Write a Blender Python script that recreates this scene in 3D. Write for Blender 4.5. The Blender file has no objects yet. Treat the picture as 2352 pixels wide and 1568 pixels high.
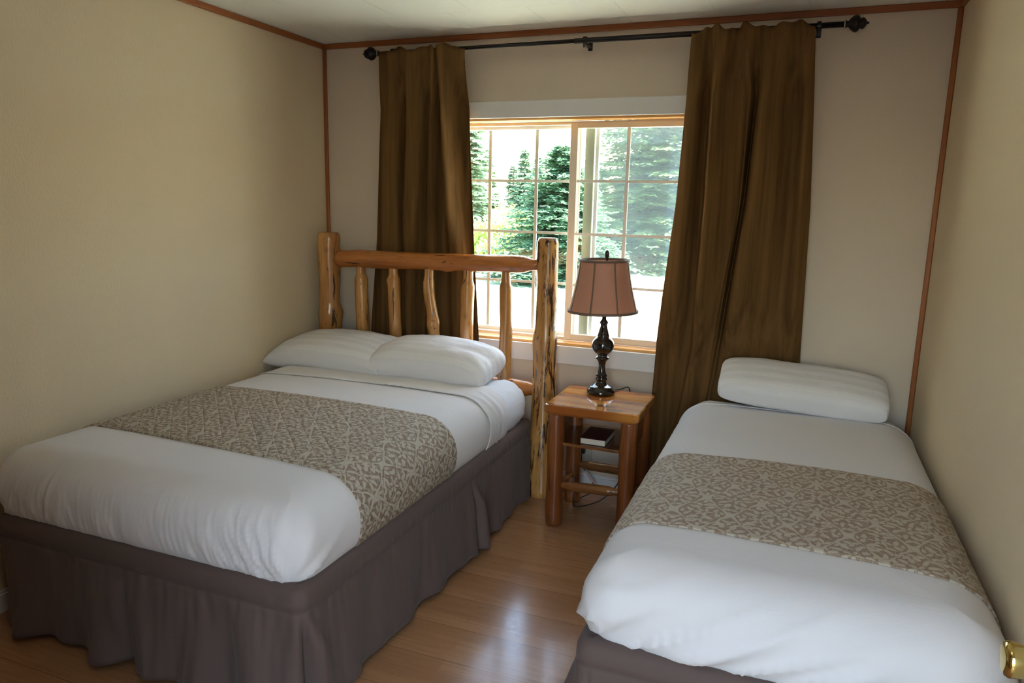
import bpy, bmesh, math, random
from mathutils import Vector, Matrix, noise
random.seed(7)
PI = math.pi
scn = bpy.context.scene
COL = scn.collection

# ------------------------------------------------------------------ camera
cam_d = bpy.data.cameras.new('camera'); cam = bpy.data.objects.new('camera', cam_d); COL.objects.link(cam)
cam_d.sensor_width = 36.0; cam_d.lens = 1669.37 / 2352 * 36.0; cam_d.clip_start = 0.02; cam_d.clip_end = 400
_r = Vector((0.92992051, 0.36709753, 0.0220737)); _u = Vector((-0.08772922, 0.16314329, 0.98269418)); _f = Vector((-0.35714343, 0.91576398, -0.18391547))
cam.matrix_world = Matrix(((_r.x, _u.x, -_f.x, 2.6668), (_r.y, _u.y, -_f.y, -3.7309), (_r.z, _u.z, -_f.z, 1.5396), (0, 0, 0, 1)))
scn.camera = cam

# ------------------------------------------------------------------ light
scn.view_settings.view_transform = 'Standard'; scn.view_settings.look = 'None'
scn.view_settings.gamma = 1; scn.view_settings.use_curve_mapping = False
scn.view_settings.exposure = -0.15
world = bpy.data.worlds.new('sky'); scn.world = world; world.use_nodes = True
wt = world.node_tree; wt.nodes.clear()
w_out = wt.nodes.new('ShaderNodeOutputWorld'); w_bg = wt.nodes.new('ShaderNodeBackground')
w_sky = wt.nodes.new('ShaderNodeTexSky'); w_sky.sky_type = 'NISHITA'
w_sky.sun_elevation = math.radians(58); w_sky.sun_rotation = math.radians(35); w_sky.sun_disc = False
w_sky.air_density = 1.6; w_sky.dust_density = 1.5; w_sky.ozone_density = 3.0
w_bg.inputs['Strength'].default_value = 2.1
wt.links.new(w_sky.outputs[0], w_bg.inputs[0]); wt.links.new(w_bg.outputs[0], w_out.inputs[0])

sun_d = bpy.data.lights.new('sun', 'SUN'); sun = bpy.data.objects.new('sun', sun_d); COL.objects.link(sun)
sun_d.energy = 100.0; sun_d.angle = math.radians(0.6); sun_d.color = (1.0, 0.965, 0.91)
_az = math.radians(52)   # from +Y towards +X
_el = math.radians(60)
_d = Vector((math.sin(_az) * math.cos(_el), math.cos(_az) * math.cos(_el), math.sin(_el)))
sun.rotation_euler = _d.to_track_quat('Z', 'Y').to_euler()

def area(name, loc, direction, sx, sy, power, color=(1, 1, 1), portal=False):
    l = bpy.data.lights.new(name, 'AREA'); l.shape = 'RECTANGLE'; l.size = sx; l.size_y = sy
    l.energy = power; l.color = color
    o = bpy.data.objects.new(name, l); COL.objects.link(o); o.location = loc
    o.rotation_euler = (-Vector(direction)).to_track_quat('Z', 'Y').to_euler()
    if portal: l.cycles.is_portal = True
    return o
area('window_portal', (1.45, 0.17, 1.39), (0, -1, 0), 1.42, 1.28, 1, portal=True)
area('doorway_fill', (2.62, -4.15, 1.15), (-0.12, 1, 0.05), 0.86, 1.9, 5.5, (1.0, 0.93, 0.98))  # added fill light behind the camera, standing for daylight from an unseen doorway
area('ceiling_fill', (2.1, -3.1, 2.36), (0, 0, -1), 0.35, 0.35, 3, (1.0, 0.88, 0.70))  # added warm overhead fill, with no lamp fixture behind it

# ------------------------------------------------------------------ node helpers
class E:
    """math expression on shader sockets"""
    nt = None
    def __init__(s, v): s.v = v
    @staticmethod
    def op(o, *a, clamp=False):
        n = E.nt.nodes.new('ShaderNodeMath'); n.operation = o; n.use_clamp = clamp
        for i, x in enumerate(a):
            x = x.v if isinstance(x, E) else x
            if isinstance(x, (int, float)): n.inputs[i].default_value = x
            else: E.nt.links.new(x, n.inputs[i])
        return E(n.outputs[0])
    def __add__(s, o): return E.op('ADD', s, o)
    __radd__ = __add__
    def __sub__(s, o): return E.op('SUBTRACT', s, o)
    def __rsub__(s, o): return E.op('SUBTRACT', o, s)
    def __mul__(s, o): return E.op('MULTIPLY', s, o)
    __rmul__ = __mul__
    def __truediv__(s, o): return E.op('DIVIDE', s, o)
def eabs(a): return E.op('ABSOLUTE', a)
def esin(a): return E.op('SINE', a)
def ecos(a): return E.op('COSINE', a)
def emin(a, b): return E.op('MINIMUM', a, b)
def emax(a, b): return E.op('MAXIMUM', a, b)
def esmooth(a, lo, hi, o0=0.0, o1=1.0):
    n = E.nt.nodes.new('ShaderNodeMapRange'); n.interpolation_type = 'SMOOTHSTEP'
    E.nt.links.new(a.v, n.inputs['Value'])
    n.inputs['From Min'].default_value = lo; n.inputs['From Max'].default_value = hi
    n.inputs['To Min'].default_value = o0; n.inputs['To Max'].default_value = o1
    return E(n.outputs['Result'])

def mat(name, col=(.5, .5, .5), rough=.6, metal=0.0, **kw):
    m = bpy.data.materials.new(name); m.use_nodes = True
    b = m.node_tree.nodes['Principled BSDF']
    b.inputs['Base Color'].default_value = (*col, 1); b.inputs['Roughness'].default_value = rough; b.inputs['Metallic'].default_value = metal
    for k, v in kw.items(): b.inputs[k].default_value = v
    E.nt = m.node_tree
    return m, m.node_tree, b
def coords(nt, kind='Object', scale=(1, 1, 1), rot=(0, 0, 0)):
    tc = nt.nodes.new('ShaderNodeTexCoord'); mp = nt.nodes.new('ShaderNodeMapping')
    mp.inputs['Scale'].default_value = scale; mp.inputs['Rotation'].default_value = rot
    nt.links.new(tc.outputs[kind], mp.inputs[0]); return mp.outputs[0]
def tnoise(nt, vec, scale, detail=3, rough=.5, dist=0.0):
    n = nt.nodes.new('ShaderNodeTexNoise'); n.inputs['Scale'].default_value = scale; n.inputs['Detail'].default_value = detail
    n.inputs['Roughness'].default_value = rough; n.inputs['Distortion'].default_value = dist
    if vec is not None: nt.links.new(vec, n.inputs['Vector'])
    return n
def ramp(nt, sock, stops):
    r = nt.nodes.new('ShaderNodeValToRGB'); el = r.color_ramp.elements
    while len(el) < len(stops): el.new(.5)
    for e, (p, c) in zip(el, stops): e.position = p; e.color = (*c, 1)
    nt.links.new(sock, r.inputs[0]); return r.outputs[0]
def mixc(nt, f, a, b, mode='MIX'):
    n = nt.nodes.new('ShaderNodeMix'); n.data_type = 'RGBA'; n.blend_type = mode
    for i, x in ((0, f), (6, a), (7, b)):
        if isinstance(x, E): x = x.v
        if isinstance(x, (int, float)): n.inputs[i].default_value = x
        elif isinstance(x, tuple): n.inputs[i].default_value = (*x, 1)
        else: nt.links.new(x, n.inputs[i])
    return n.outputs[2]
def bump(nt, b, h, strength=.3, dist=.01, prev=None):
    n = nt.nodes.new('ShaderNodeBump'); n.inputs['Strength'].default_value = strength; n.inputs['Distance'].default_value = dist
    nt.links.new(h.v if isinstance(h, E) else h, n.inputs['Height'])
    if prev is not None: nt.links.new(prev, n.inputs['Normal'])
    nt.links.new(n.outputs[0], b.inputs['Normal']); return n.outputs[0]

# ------------------------------------------------------------------ materials
def m_wall(name, c):
    m, nt, b = mat(name, c, .75)
    v = coords(nt, scale=(1, 1, .45)); n = tnoise(nt, v, 130, 4, .6)
    n2 = tnoise(nt, coords(nt), 1.3, 2)
    nt.links.new(mixc(nt, n2.outputs[0], tuple(x * .96 for x in c), tuple(min(1, x * 1.04) for x in c)), b.inputs['Base Color'])
    bump(nt, b, n.outputs[0], .4, .004); return m
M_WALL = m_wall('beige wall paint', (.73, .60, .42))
M_WALL_COOL = m_wall('cool-lit beige wall paint', (.68, .58, .475))  # same paint greyed: the back wall's cooler light is put into the colour
def m_ceil():
    m, nt, b = mat('white ceiling tile', (.88, .88, .82), .8)
    mp = nt.nodes.new('ShaderNodeMapping'); tc = nt.nodes.new('ShaderNodeTexCoord')
    mp.inputs['Location'].default_value = (.055, .44, 0)
    nt.links.new(tc.outputs['Object'], mp.inputs[0])
    br = nt.nodes.new('ShaderNodeTexBrick'); nt.links.new(mp.outputs[0], br.inputs['Vector'])
    br.offset = .33; br.inputs['Scale'].default_value = 1; br.inputs['Brick Width'].default_value = .40; br.inputs['Row Height'].default_value = .44
    br.inputs['Mortar Size'].default_value = .0035; br.inputs['Mortar Smooth'].default_value = .3
    br.inputs['Color1'].default_value = br.inputs['Color2'].default_value = (1, 1, 1, 1); br.inputs['Mortar'].default_value = (0, 0, 0, 1)
    bump(nt, b, br.outputs['Color'], .8, .006)
    return m
M_CEIL = m_ceil()
def m_wood(name, c_lo, c_hi, axis, scale=1.0, rough=.25, coat=.4, marks=0.0, knots=.5, dark=(.05, .018, .006)):
    m, nt, b = mat(name, c_hi, rough)
    b.inputs['Coat Weight'].default_value = coat; b.inputs['Coat Roughness'].default_value = .08
    s = [9 * scale] * 3; s['xyz'.index(axis)] = .9 * scale
    v = coords(nt, scale=tuple(s)); n = tnoise(nt, v, 3.0, 6, .62, .4)
    c = ramp(nt, n.outputs[0], [(.30, c_lo), (.62, c_hi)])
    n3 = tnoise(nt, coords(nt, scale=tuple(x * .35 for x in s)), 3.0, 2)
    c = mixc(nt, esmooth(E(n3.outputs[0]), .35, .7), c, tuple(x * 1.0 for x in c_lo))
    if marks:
        s2 = [34.0] * 3; s2['xyz'.index(axis)] = 5.0
        n2 = tnoise(nt, coords(nt, scale=tuple(s2)), 1.0, 5, .65, .8)
        c = mixc(nt, esmooth(E(n2.outputs[0]), .635 - .13 * marks, .70 - .10 * marks), c, dark)
        s4 = [60.0] * 3; s4['xyz'.index(axis)] = 3.0
        n5 = tnoise(nt, coords(nt, scale=tuple(s4)), 1.0, 4, .6, .3)
        c = mixc(nt, esmooth(E(n5.outputs[0]), .54, .70, 0, .55), c, tuple((a + b) * .5 for a, b in zip(c_lo, dark)))
    if knots:
        vo = nt.nodes.new('ShaderNodeTexVoronoi'); nt.links.new(coords(nt, scale=(7, 7, 7)), vo.inputs['Vector']); vo.inputs['Scale'].default_value = 1
        c = mixc(nt, esmooth(E(vo.outputs['Distance']), .05, .22, knots, 0), c, dark)
    nt.links.new(c, b.inputs['Base Color'])
    bump(nt, b, n.outputs[0], .3, .006); return m
PINE_LO, PINE_HI = (.33, .125, .032), (.56, .27, .085)
M_LOGZ = m_wood('varnished pine log upright', (.36, .150, .040), (.60, .31, .10), 'z', marks=.40)
M_LOGP = m_wood('varnished pine post with dark bark streaks', (.46, .215, .06), (.66, .365, .125), 'z', marks=1.15)
M_LOGX = m_wood('varnished pine log lying', (.36, .11, .022), (.52, .20, .05), 'x', marks=.4)
M_LOGY = m_wood('varnished pine log lying crosswise', (.25, .085, .02), (.40, .16, .045), 'y', marks=.3)
M_NSLEG = m_wood('red brown pine leg', (.17, .045, .010), (.33, .105, .026), 'z', marks=.1, coat=.15, rough=.35)
M_NSRUNG = m_wood('brown pine rung', (.22, .08, .022), (.38, .16, .048), 'x', marks=.05)
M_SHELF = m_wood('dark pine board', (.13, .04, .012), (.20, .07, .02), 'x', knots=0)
M_TRIM = m_wood('orange brown trim wood', (.27, .075, .016), (.36, .12, .028), 'z', rough=.4, coat=.1, knots=0)
M_TRIMX = m_wood('orange brown trim wood lengthwise', (.27, .075, .016), (.36, .12, .028), 'x', rough=.4, coat=.1, knots=0)
M_TRIMY = m_wood('orange brown trim wood sidewise', (.27, .075, .016), (.36, .12, .028), 'y', rough=.4, coat=.1, knots=0)
M_LOWBOUNCE = m_wood('low bounce brown wood', (.16, .09, .05), (.24, .14, .08), 'z', rough=.5, coat=0, knots=0)  # dark brown chosen for unseen walls to weaken their bounce light
M_JAMB = m_wood('pale varnished jamb wood', (.66, .32, .09), (.76, .42, .14), 'x', rough=.35, coat=.2, knots=0)
def m_nstop():
    m, nt, b = mat('glossy pine table top', (.5, .2, .05), .13)
    b.inputs['Coat Weight'].default_value = .6; b.inputs['Coat Roughness'].default_value = .04
    v = coords(nt, scale=(1.0, 8, 6)); n = tnoise(nt, v, 3, 5, .55, .5)
    c = ramp(nt, n.outputs[0], [(.30, (.46, .155, .025)), (.66, (.68, .29, .06))])
    n2 = tnoise(nt, coords(nt, scale=(.5, 9.3, .01)), 1.0, 0)
    c = mixc(nt, esmooth(E(n2.outputs[0]), .40, .44), (.36, .105, .02), c)
    vo = nt.nodes.new('ShaderNodeTexVoronoi'); nt.links.new(coords(nt, scale=(4.2, 8, 4)), vo.inputs['Vector']); vo.inputs['Scale'].default_value = 1
    c = mixc(nt, esmooth(E(vo.outputs['Distance']), .05, .3, .8, 0), c, (.09, .025, .006))
    nt.links.new(c, b.inputs['Base Color']); return m
M_NSTOP = m_nstop()
def m_floor():
    m, nt, b = mat('maple laminate planks', (.4, .2, .1), .2)
    b.inputs['Coat Weight'].default_value = .25; b.inputs['Coat Roughness'].default_value = .12
    tc = nt.nodes.new('ShaderNodeTexCoord'); mp = nt.nodes.new('ShaderNodeMapping'); mp.inputs['Location'].default_value = (.2, .165, 0)
    nt.links.new(tc.outputs['Object'], mp.inputs[0])
    def brick(w, h, off, mort, c1, c2, bias=0):
        br = nt.nodes.new('ShaderNodeTexBrick'); nt.links.new(mp.outputs[0], br.inputs['Vector']); br.offset = off
        br.inputs['Scale'].default_value = 1; br.inputs['Brick Width'].default_value = w; br.inputs['Row Height'].default_value = h
        br.inputs['Mortar Size'].default_value = mort; br.inputs['Mortar Smooth'].default_value = .2; br.inputs['Bias'].default_value = bias
        br.inputs['Color1'].default_value = (*c1, 1); br.inputs['Color2'].default_value = (*c2, 1); br.inputs['Mortar'].default_value = (.30, .22, .18, 1)
        return br.outputs['Color']
    c = brick(.62, .0643, .43, 0.0, (.46, .24, .115), (.34, .165, .075), -.35)
    n = tnoise(nt, coords(nt, scale=(1.6, 26, 1)), 2.6, 5, .6, .5)
    c = mixc(nt, esmooth(E(n.outputs[0]), .38, .72, 0, .55), c, (.33, .155, .07))
    n2 = tnoise(nt, coords(nt, scale=(2.0, 9, 1)), 2.2, 3, .5, 1.6)
    line = eabs(E(n2.outputs[0]) - .5)
    c = mixc(nt, esmooth(line, 0, .006, .35, 0), c, (.20, .075, .03))
    seam = brick(2.4, .193, .37, .0008, (1, 1, 1), (1, 1, 1))
    c = mixc(nt, 1.0, c, seam, 'MULTIPLY')
    nt.links.new(c, b.inputs['Base Color'])
    n4 = tnoise(nt, coords(nt), 60, 2); nt.links.new(esmooth(E(n4.outputs[0]), .3, .7, .17, .25).v, b.inputs['Roughness'])
    return m
M_FLOOR = m_floor()
def m_cloth(name, c, rough=.85, scale=320, st=.15, wr=0.0, stripes=0, sheen=.0, wscale=(1, 1, 1)):
    m, nt, b = mat(name, c, rough); b.inputs['Sheen Weight'].default_value = sheen; b.inputs['Specular IOR Level'].default_value = .12
    n = tnoise(nt, coords(nt), scale, 2); pv = bump(nt, b, n.outputs[0], st, .001)
    if wr:
        n2 = tnoise(nt, coords(nt, scale=wscale), 9, 4, .55, .8); pv = bump(nt, b, n2.outputs[0], wr, .02, pv)
    if stripes:
        uv = nt.nodes.new('ShaderNodeTexCoord'); sp = nt.nodes.new('ShaderNodeSeparateXYZ'); nt.links.new(uv.outputs['UV'], sp.inputs[0])
        f = esin(E(sp.outputs[1]) * stripes * 2 * PI); k = esmooth(f, -.2, .2)
        nt.links.new(mixc(nt, k, tuple(x * .94 for x in c), c), b.inputs['Base Color'])
        nt.links.new((k * -.35 + .85).v, b.inputs['Roughness'])
    return m
M_SHEET = m_cloth('white cotton sheet', (.80, .78, .80), .8, st=.08, wr=.10)
M_MATT = m_cloth('white fitted sheet', (.78, .80, .85), .8, st=.08, wr=.25, wscale=(.5, 1.0, 3.5))
M_PILLOW = m_cloth('white pillowcase', (.84, .82, .83), .7, st=.06, wr=.30, stripes=17, wscale=(1, 1.4, 1))
M_SKIRT = m_cloth('taupe bed skirt cotton', (.128, .089, .079), .7, 500, .15, wr=.12, sheen=.08, wscale=(1.6, 1.6, .5))
M_CURT = m_cloth('brown suede curtain', (.135, .072, .027), .9, 400, .2, sheen=0)
def nap(m):      # brushed nap of the suede, in vertical streaks
    nt = m.node_tree; E.nt = nt; b = nt.nodes['Principled BSDF']; c = tuple(b.inputs['Base Color'].default_value)[:3]
    n = tnoise(nt, coords(nt, scale=(26, 26, .9)), 1.0, 3, .6)
    nt.links.new(ramp(nt, n.outputs[0], [(.36, tuple(x * .72 for x in c)), (.64, tuple(x * 1.28 for x in c))]), b.inputs['Base Color'])
nap(M_CURT); M_CURT.node_tree.nodes['Principled BSDF'].inputs['Specular IOR Level'].default_value = .04
def m_runner(name, quilt, k=1.0):
    m, nt, b = mat(name, (.3, .25, .2), .8)
    tc = nt.nodes.new('ShaderNodeTexCoord')
    nz = tnoise(nt, tc.outputs['UV'], 15, 2); sp0 = nt.nodes.new('ShaderNodeSeparateXYZ'); nt.links.new(nz.outputs['Color'], sp0.inputs[0])
    sp = nt.nodes.new('ShaderNodeSeparateXYZ'); nt.links.new(tc.outputs['UV'], sp.inputs[0])
    u0, v0 = E(sp.outputs[0]), E(sp.outputs[1])
    u = u0 + (E(sp0.outputs[0]) - .5) * .034; v = v0 + (E(sp0.outputs[1]) - .5) * .034
    P, Q = .16, .25
    f = ecos(u * (2 * PI / P)) + ecos(v * (2 * PI / Q))
    band = esmooth(eabs(f), .09, .15, 1, 0)
    # scroll line inside each lattice cell
    band2 = esmooth(eabs(eabs(f) - .55), .0, .05, .8, 0)
    def flower(cu, cv, R, k):
        a = E.op('WRAP', u + cu, P / 2, -P / 2); c = E.op('WRAP', v + cv, Q / 2, -Q / 2)
        r = E.op('SQRT', a * a + c * c); th = E.op('ARCTAN2', c, a)
        pet = R * .62 + ecos(th * k) * (R * .38)
        body = esmooth(r / pet, .88, 1.05, 1, 0); core = esmooth(r, R * .16, R * .22, 0, 1)
        return body * core
    fl = emax(flower(0, 0, .030, 5.0), flower(P / 2, Q / 2, .030, 6.0))
    fl = emax(fl, emax(flower(.028, Q / 2 + .066, .017, 3.0), flower(P / 2 - .03, .07, .018, 4.0)))
    fl = emax(fl, emax(flower(-.030, Q / 2 - .066, .016, 4.0), flower(P / 2 + .03, -.07, .017, 3.0)))
    def cell(cu, cv, leaves):
        a = eabs(E.op('WRAP', u + cu, P / 2, -P / 2)); c = E.op('WRAP', v + cv, Q / 2, -Q / 2); tot = None
        for (x, y, ang, L, w) in leaves:
            ct, st = math.cos(math.radians(ang)), math.sin(math.radians(ang))
            p = (a * ct + c * st) - (x * ct + y * st); q = (c * ct - a * st) - (y * ct - x * st)
            # leaf blade: narrows towards its tip, bent along its length
            q = q + p * p * (9.0 if L > .015 else 4.0)
            p = p * (1 / L); q = q * (1 / w) / (1.25 - p * .5)
            e = esmooth(p * p + q * q, .80, 1.10, 1, 0); tot = e if tot is None else emax(tot, e)
        return tot
    lv = cell(0, 0, [(.018, .046, 60, .017, .006), (.036, .026, 25, .016, .006), (.045, .002, -15, .015, .0055), (.033, -.026, -50, .017, .006), (.013, -.052, -75, .018, .006),
                     (.012, .078, 35, .012, .005), (.010, -.082, -30, .012, .005), (.058, .016, 70, .009, .004), (.028, .058, 5, .009, .004), (.030, -.050, 10, .009, .004), (.0, .062, 90, .011, .006)])
    lv2 = cell(P / 2, Q / 2, [(.020, .040, 20, .017, .006), (.038, .018, 75, .016, .006), (.042, -.014, 120, .015, .0055), (.022, -.036, -20, .017, .006), (.010, .064, 60, .015, .005),
                     (.011, -.062, -60, .016, .005), (.026, .070, 10, .010, .004), (.027, -.068, 40, .010, .004), (.057, .002, 90, .011, .004), (0, -.090, 90, .014, .005), (0, .092, 90, .014, .005)])
    nn = tnoise(nt, tc.outputs['UV'], 42, 1, .5, 1.2)
    vine = esmooth(eabs(E(nn.outputs[0]) - .5), .010, .022, .85, 0)
    patt = emax(emax(band, band2 * .8), emax(fl, emax(emax(lv, lv2), vine)))
    gr = tnoise(nt, tc.outputs['UV'], 700, 2)
    c1 = mixc(nt, gr.outputs[0], tuple(x * k for x in (.215, .150, .105)), tuple(x * k for x in (.31, .225, .165)))
    c2 = mixc(nt, gr.outputs[0], (.45, .395, .32), (.58, .52, .43))
    q1 = eabs(esin((u0 + v0) * (PI / .082))); q2 = eabs(esin((u0 - v0) * (PI / .082)))
    cc = mixc(nt, patt, c1, c2)
    if quilt: cc = mixc(nt, esmooth(emin(q1, q2), .03, .09, .7, 0), cc, (.56, .51, .43))
    nt.links.new(cc, b.inputs['Base Color'])
    puff = E.op('POWER', emin(q1, q2), .5)
    n3 = tnoise(nt, tc.outputs['UV'], 55, 2, .5, .6)
    h = puff * (1.0 if quilt else .45) + E(n3.outputs[0]) * .5 + patt * .15
    bump(nt, b, h, .7 if quilt else .5, .006)
    return m
M_RUNL = m_runner('quilted tan damask', True)
M_RUNR = m_runner('tan damask', False, 1.2)
M_WHITE, *_ = mat('white painted wood', (.80, .80, .82), .45)
M_VINYL, *_ = mat('cream vinyl frame', (.90, .82, .73), .35)
M_MUNT, *_ = mat('white muntin', (.92, .91, .88), .5)
M_GREENV, *_ = mat('sage aluminium frame', (.42, .44, .34), .45)
M_BLACK, *_ = mat('dark bronze metal', (.018, .015, .014), .30, .6)
M_NICKEL, *_ = mat('dull metal ring', (.45, .42, .38), .3, 1.0)
M_LAMP, *_ = mat('glossy black bronze lamp', (.010, .007, .006), .10, 0.0, **{'Coat Weight': .8, 'Coat Roughness': .03})
M_BRASS, *_ = mat('polished brass', (.62, .47, .16), .16, 1.0)
M_CORD, *_ = mat('black cord rubber', (.01, .01, .01), .5)
M_PLATE, *_ = mat('ivory plastic', (.55, .50, .40), .4)
M_TAG, *_ = mat('pale pink paper tag', (.62, .45, .42), .7)
M_BOOKC, *_ = mat('dark maroon book cloth', (.045, .008, .010), .45)
M_PAGES, *_ = mat('cream page edges', (.72, .66, .55), .85)
M_BOXSP, *_ = mat('dark box spring fabric', (.05, .045, .045), .9)
def m_shade():
    m, nt, b = mat('copper satin lampshade', (.60, .37, .27), .45)
    b.inputs['Sheen Weight'].default_value = .3
    tr = nt.nodes.new('ShaderNodeBsdfTranslucent'); tr.inputs[0].default_value = (.66, .35, .24, 1)
    mx = nt.nodes.new('ShaderNodeMixShader'); mx.inputs[0].default_value = .42
    o = nt.nodes['Material Output']; nt.links.new(b.outputs[0], mx.inputs[1]); nt.links.new(tr.outputs[0], mx.inputs[2]); nt.links.new(mx.outputs[0], o.inputs[0])
    n = tnoise(nt, coords(nt, scale=(1, 1, 6)), 60, 3); bump(nt, b, n.outputs[0], .1, .001)
    return m
M_SHADE = m_shade()
M_BRAID, *_ = mat('brown braid tape', (.17, .11, .08), .6)
def m_mixtrans(name, f, c, glossy=False):
    m = bpy.data.materials.new(name); m.use_nodes = True; nt = m.node_tree; nt.nodes.clear()
    o = nt.nodes.new('ShaderNodeOutputMaterial'); t = nt.nodes.new('ShaderNodeBsdfTransparent'); mx = nt.nodes.new('ShaderNodeMixShader')
    if glossy:
        g = nt.nodes.new('ShaderNodeBsdfGlossy'); g.inputs['Roughness'].default_value = 0.0
        t.inputs[0].default_value = (.97, .985, .97, 1)
    else:
        g = nt.nodes.new('ShaderNodeBsdfDiffuse'); g.inputs[0].default_value = (*c, 1)
    mx.inputs[0].default_value = f
    nt.links.new(t.outputs[0], mx.inputs[1]); nt.links.new(g.outputs[0], mx.inputs[2]); nt.links.new(mx.outputs[0], o.inputs[0]); return m
M_GLASS = m_mixtrans('clear window glass', .06, None, True)
M_SCREEN = m_mixtrans('haze tinted insect mesh', .27, (.60, .72, .85))  # pale blue puts the daylight haze on the mesh into its colour

# ------------------------------------------------------------------ mesh helpers
def obj(name, bm, m, parent=None, smooth=True, bevel=0.0, solid=0.0, subsurf=0):
    me = bpy.data.meshes.new(name); bm.normal_update(); bm.to_mesh(me); bm.free()
    for mm in (m if isinstance(m, (list, tuple)) else [m]): me.materials.append(mm)
    o = bpy.data.objects.new(name, me); COL.objects.link(o)
    if smooth: me.shade_smooth()
    if bevel:
        md = o.modifiers.new('bevel', 'BEVEL'); md.width = bevel; md.segments = 3; md.limit_method = 'ANGLE'; md.angle_limit = math.radians(40)
        me.shade_smooth()
        if hasattr(me, 'set_sharp_from_angle'): me.set_sharp_from_angle(angle=math.radians(50))
    if solid:
        md = o.modifiers.new('solid', 'SOLIDIFY'); md.thickness = solid; md.offset = -1
    if parent: o.parent = parent
    return o
def thing(name, label, cat, loc=(0, 0, 0), group=None):
    o = bpy.data.objects.new(name, None); COL.objects.link(o); o.location = loc; o.empty_display_size = .1
    o['label'] = label; o['category'] = cat
    if group: o['group'] = group
    return o
def tag(o, label, cat, group=None):
    o['label'] = label; o['category'] = cat
    if group: o['group'] = group
    return o
def struct(name, bm, m, parent=None, **kw):
    o = obj(name, bm, m, parent, **kw)
    if parent is None: o['kind'] = 'structure'
    return o
def box(bm, x0, x1, y0, y1, z0, z1):
    v = [bm.verts.new((x, y, z)) for x in (x0, x1) for y in (y0, y1) for z in (z0, z1)]
    for f in ((0, 1, 3, 2), (4, 6, 7, 5), (0, 4, 5, 1), (2, 3, 7, 6), (0, 2, 6, 4), (1, 5, 7, 3)):
        bm.faces.new([v[i] for i in f])
    return bm
def boxm(*a): return box(bmesh.new(), *a)
def lathe(bm, prof, seg=48, c=(0, 0, 0), axis='z', cap=True):
    rings = []
    for (r, h) in prof:
        ring = []
        for i in range(seg):
            a = 2 * PI * i / seg; p = (r * math.cos(a), r * math.sin(a), h)
            if axis == 'x': p = (h, r * math.cos(a), r * math.sin(a))
            ring.append(bm.verts.new((p[0] + c[0], p[1] + c[1], p[2] + c[2])))
        rings.append(ring)
    for a, b in zip(rings, rings[1:]):
        for i in range(seg): bm.faces.new((a[i], a[(i + 1) % seg], b[(i + 1) % seg], b[i]))
    if cap: bm.faces.new(rings[0][::-1]); bm.faces.new(rings[-1])
    return bm
def tube(bm, pts, rad, seg=10, cap=True, seed=None, rough=0.0):
    """pts list of Vectors, rad scalar or list"""
    pts = [Vector(p) for p in pts]; n = len(pts)
    if not isinstance(rad, (list, tuple)): rad = [rad] * n
    rings = []; up = None
    for i, p in enumerate(pts):
        t = (pts[min(i + 1, n - 1)] - pts[max(i - 1, 0)]).normalized()
        if up is None: up = t.orthogonal().normalized()
        up = (up - t * up.dot(t)).normalized(); s = t.cross(up)
        ring = []
        for k in range(seg):
            a = 2 * PI * k / seg; dv = up * math.cos(a) + s * math.sin(a); r = rad[i]
            if rough: r *= 1 + rough * noise.noise(Vector((p.x * 9 + seed, p.y * 9, p.z * 9)) + dv * 1.1)
            ring.append(bm.verts.new(p + dv * r))
        rings.append(ring)
    for a, b in zip(rings, rings[1:]):
        for k in range(seg): bm.faces.new((a[k], a[(k + 1) % seg], b[(k + 1) % seg], b[k]))
    if cap: bm.faces.new(rings[0][::-1]); bm.faces.new(rings[-1])
    return bm
def catmull(ctrl, n):
    out = []; P = [ctrl[0]] + list(ctrl) + [ctrl[-1]]
    for i in range(1, len(P) - 2):
        for k in range(n):
            t = k / n; a, b, c, d = P[i - 1], P[i], P[i + 1], P[i + 2]
            out.append(tuple(.5 * (2 * b[j] + (c[j] - a[j]) * t + (2 * a[j] - 5 * b[j] + 4 * c[j] - d[j]) * t * t + (3 * b[j] - a[j] - 3 * c[j] + d[j]) * t ** 3) for j in range(len(b))))
    out.append(tuple(ctrl[-1])); return out
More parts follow.
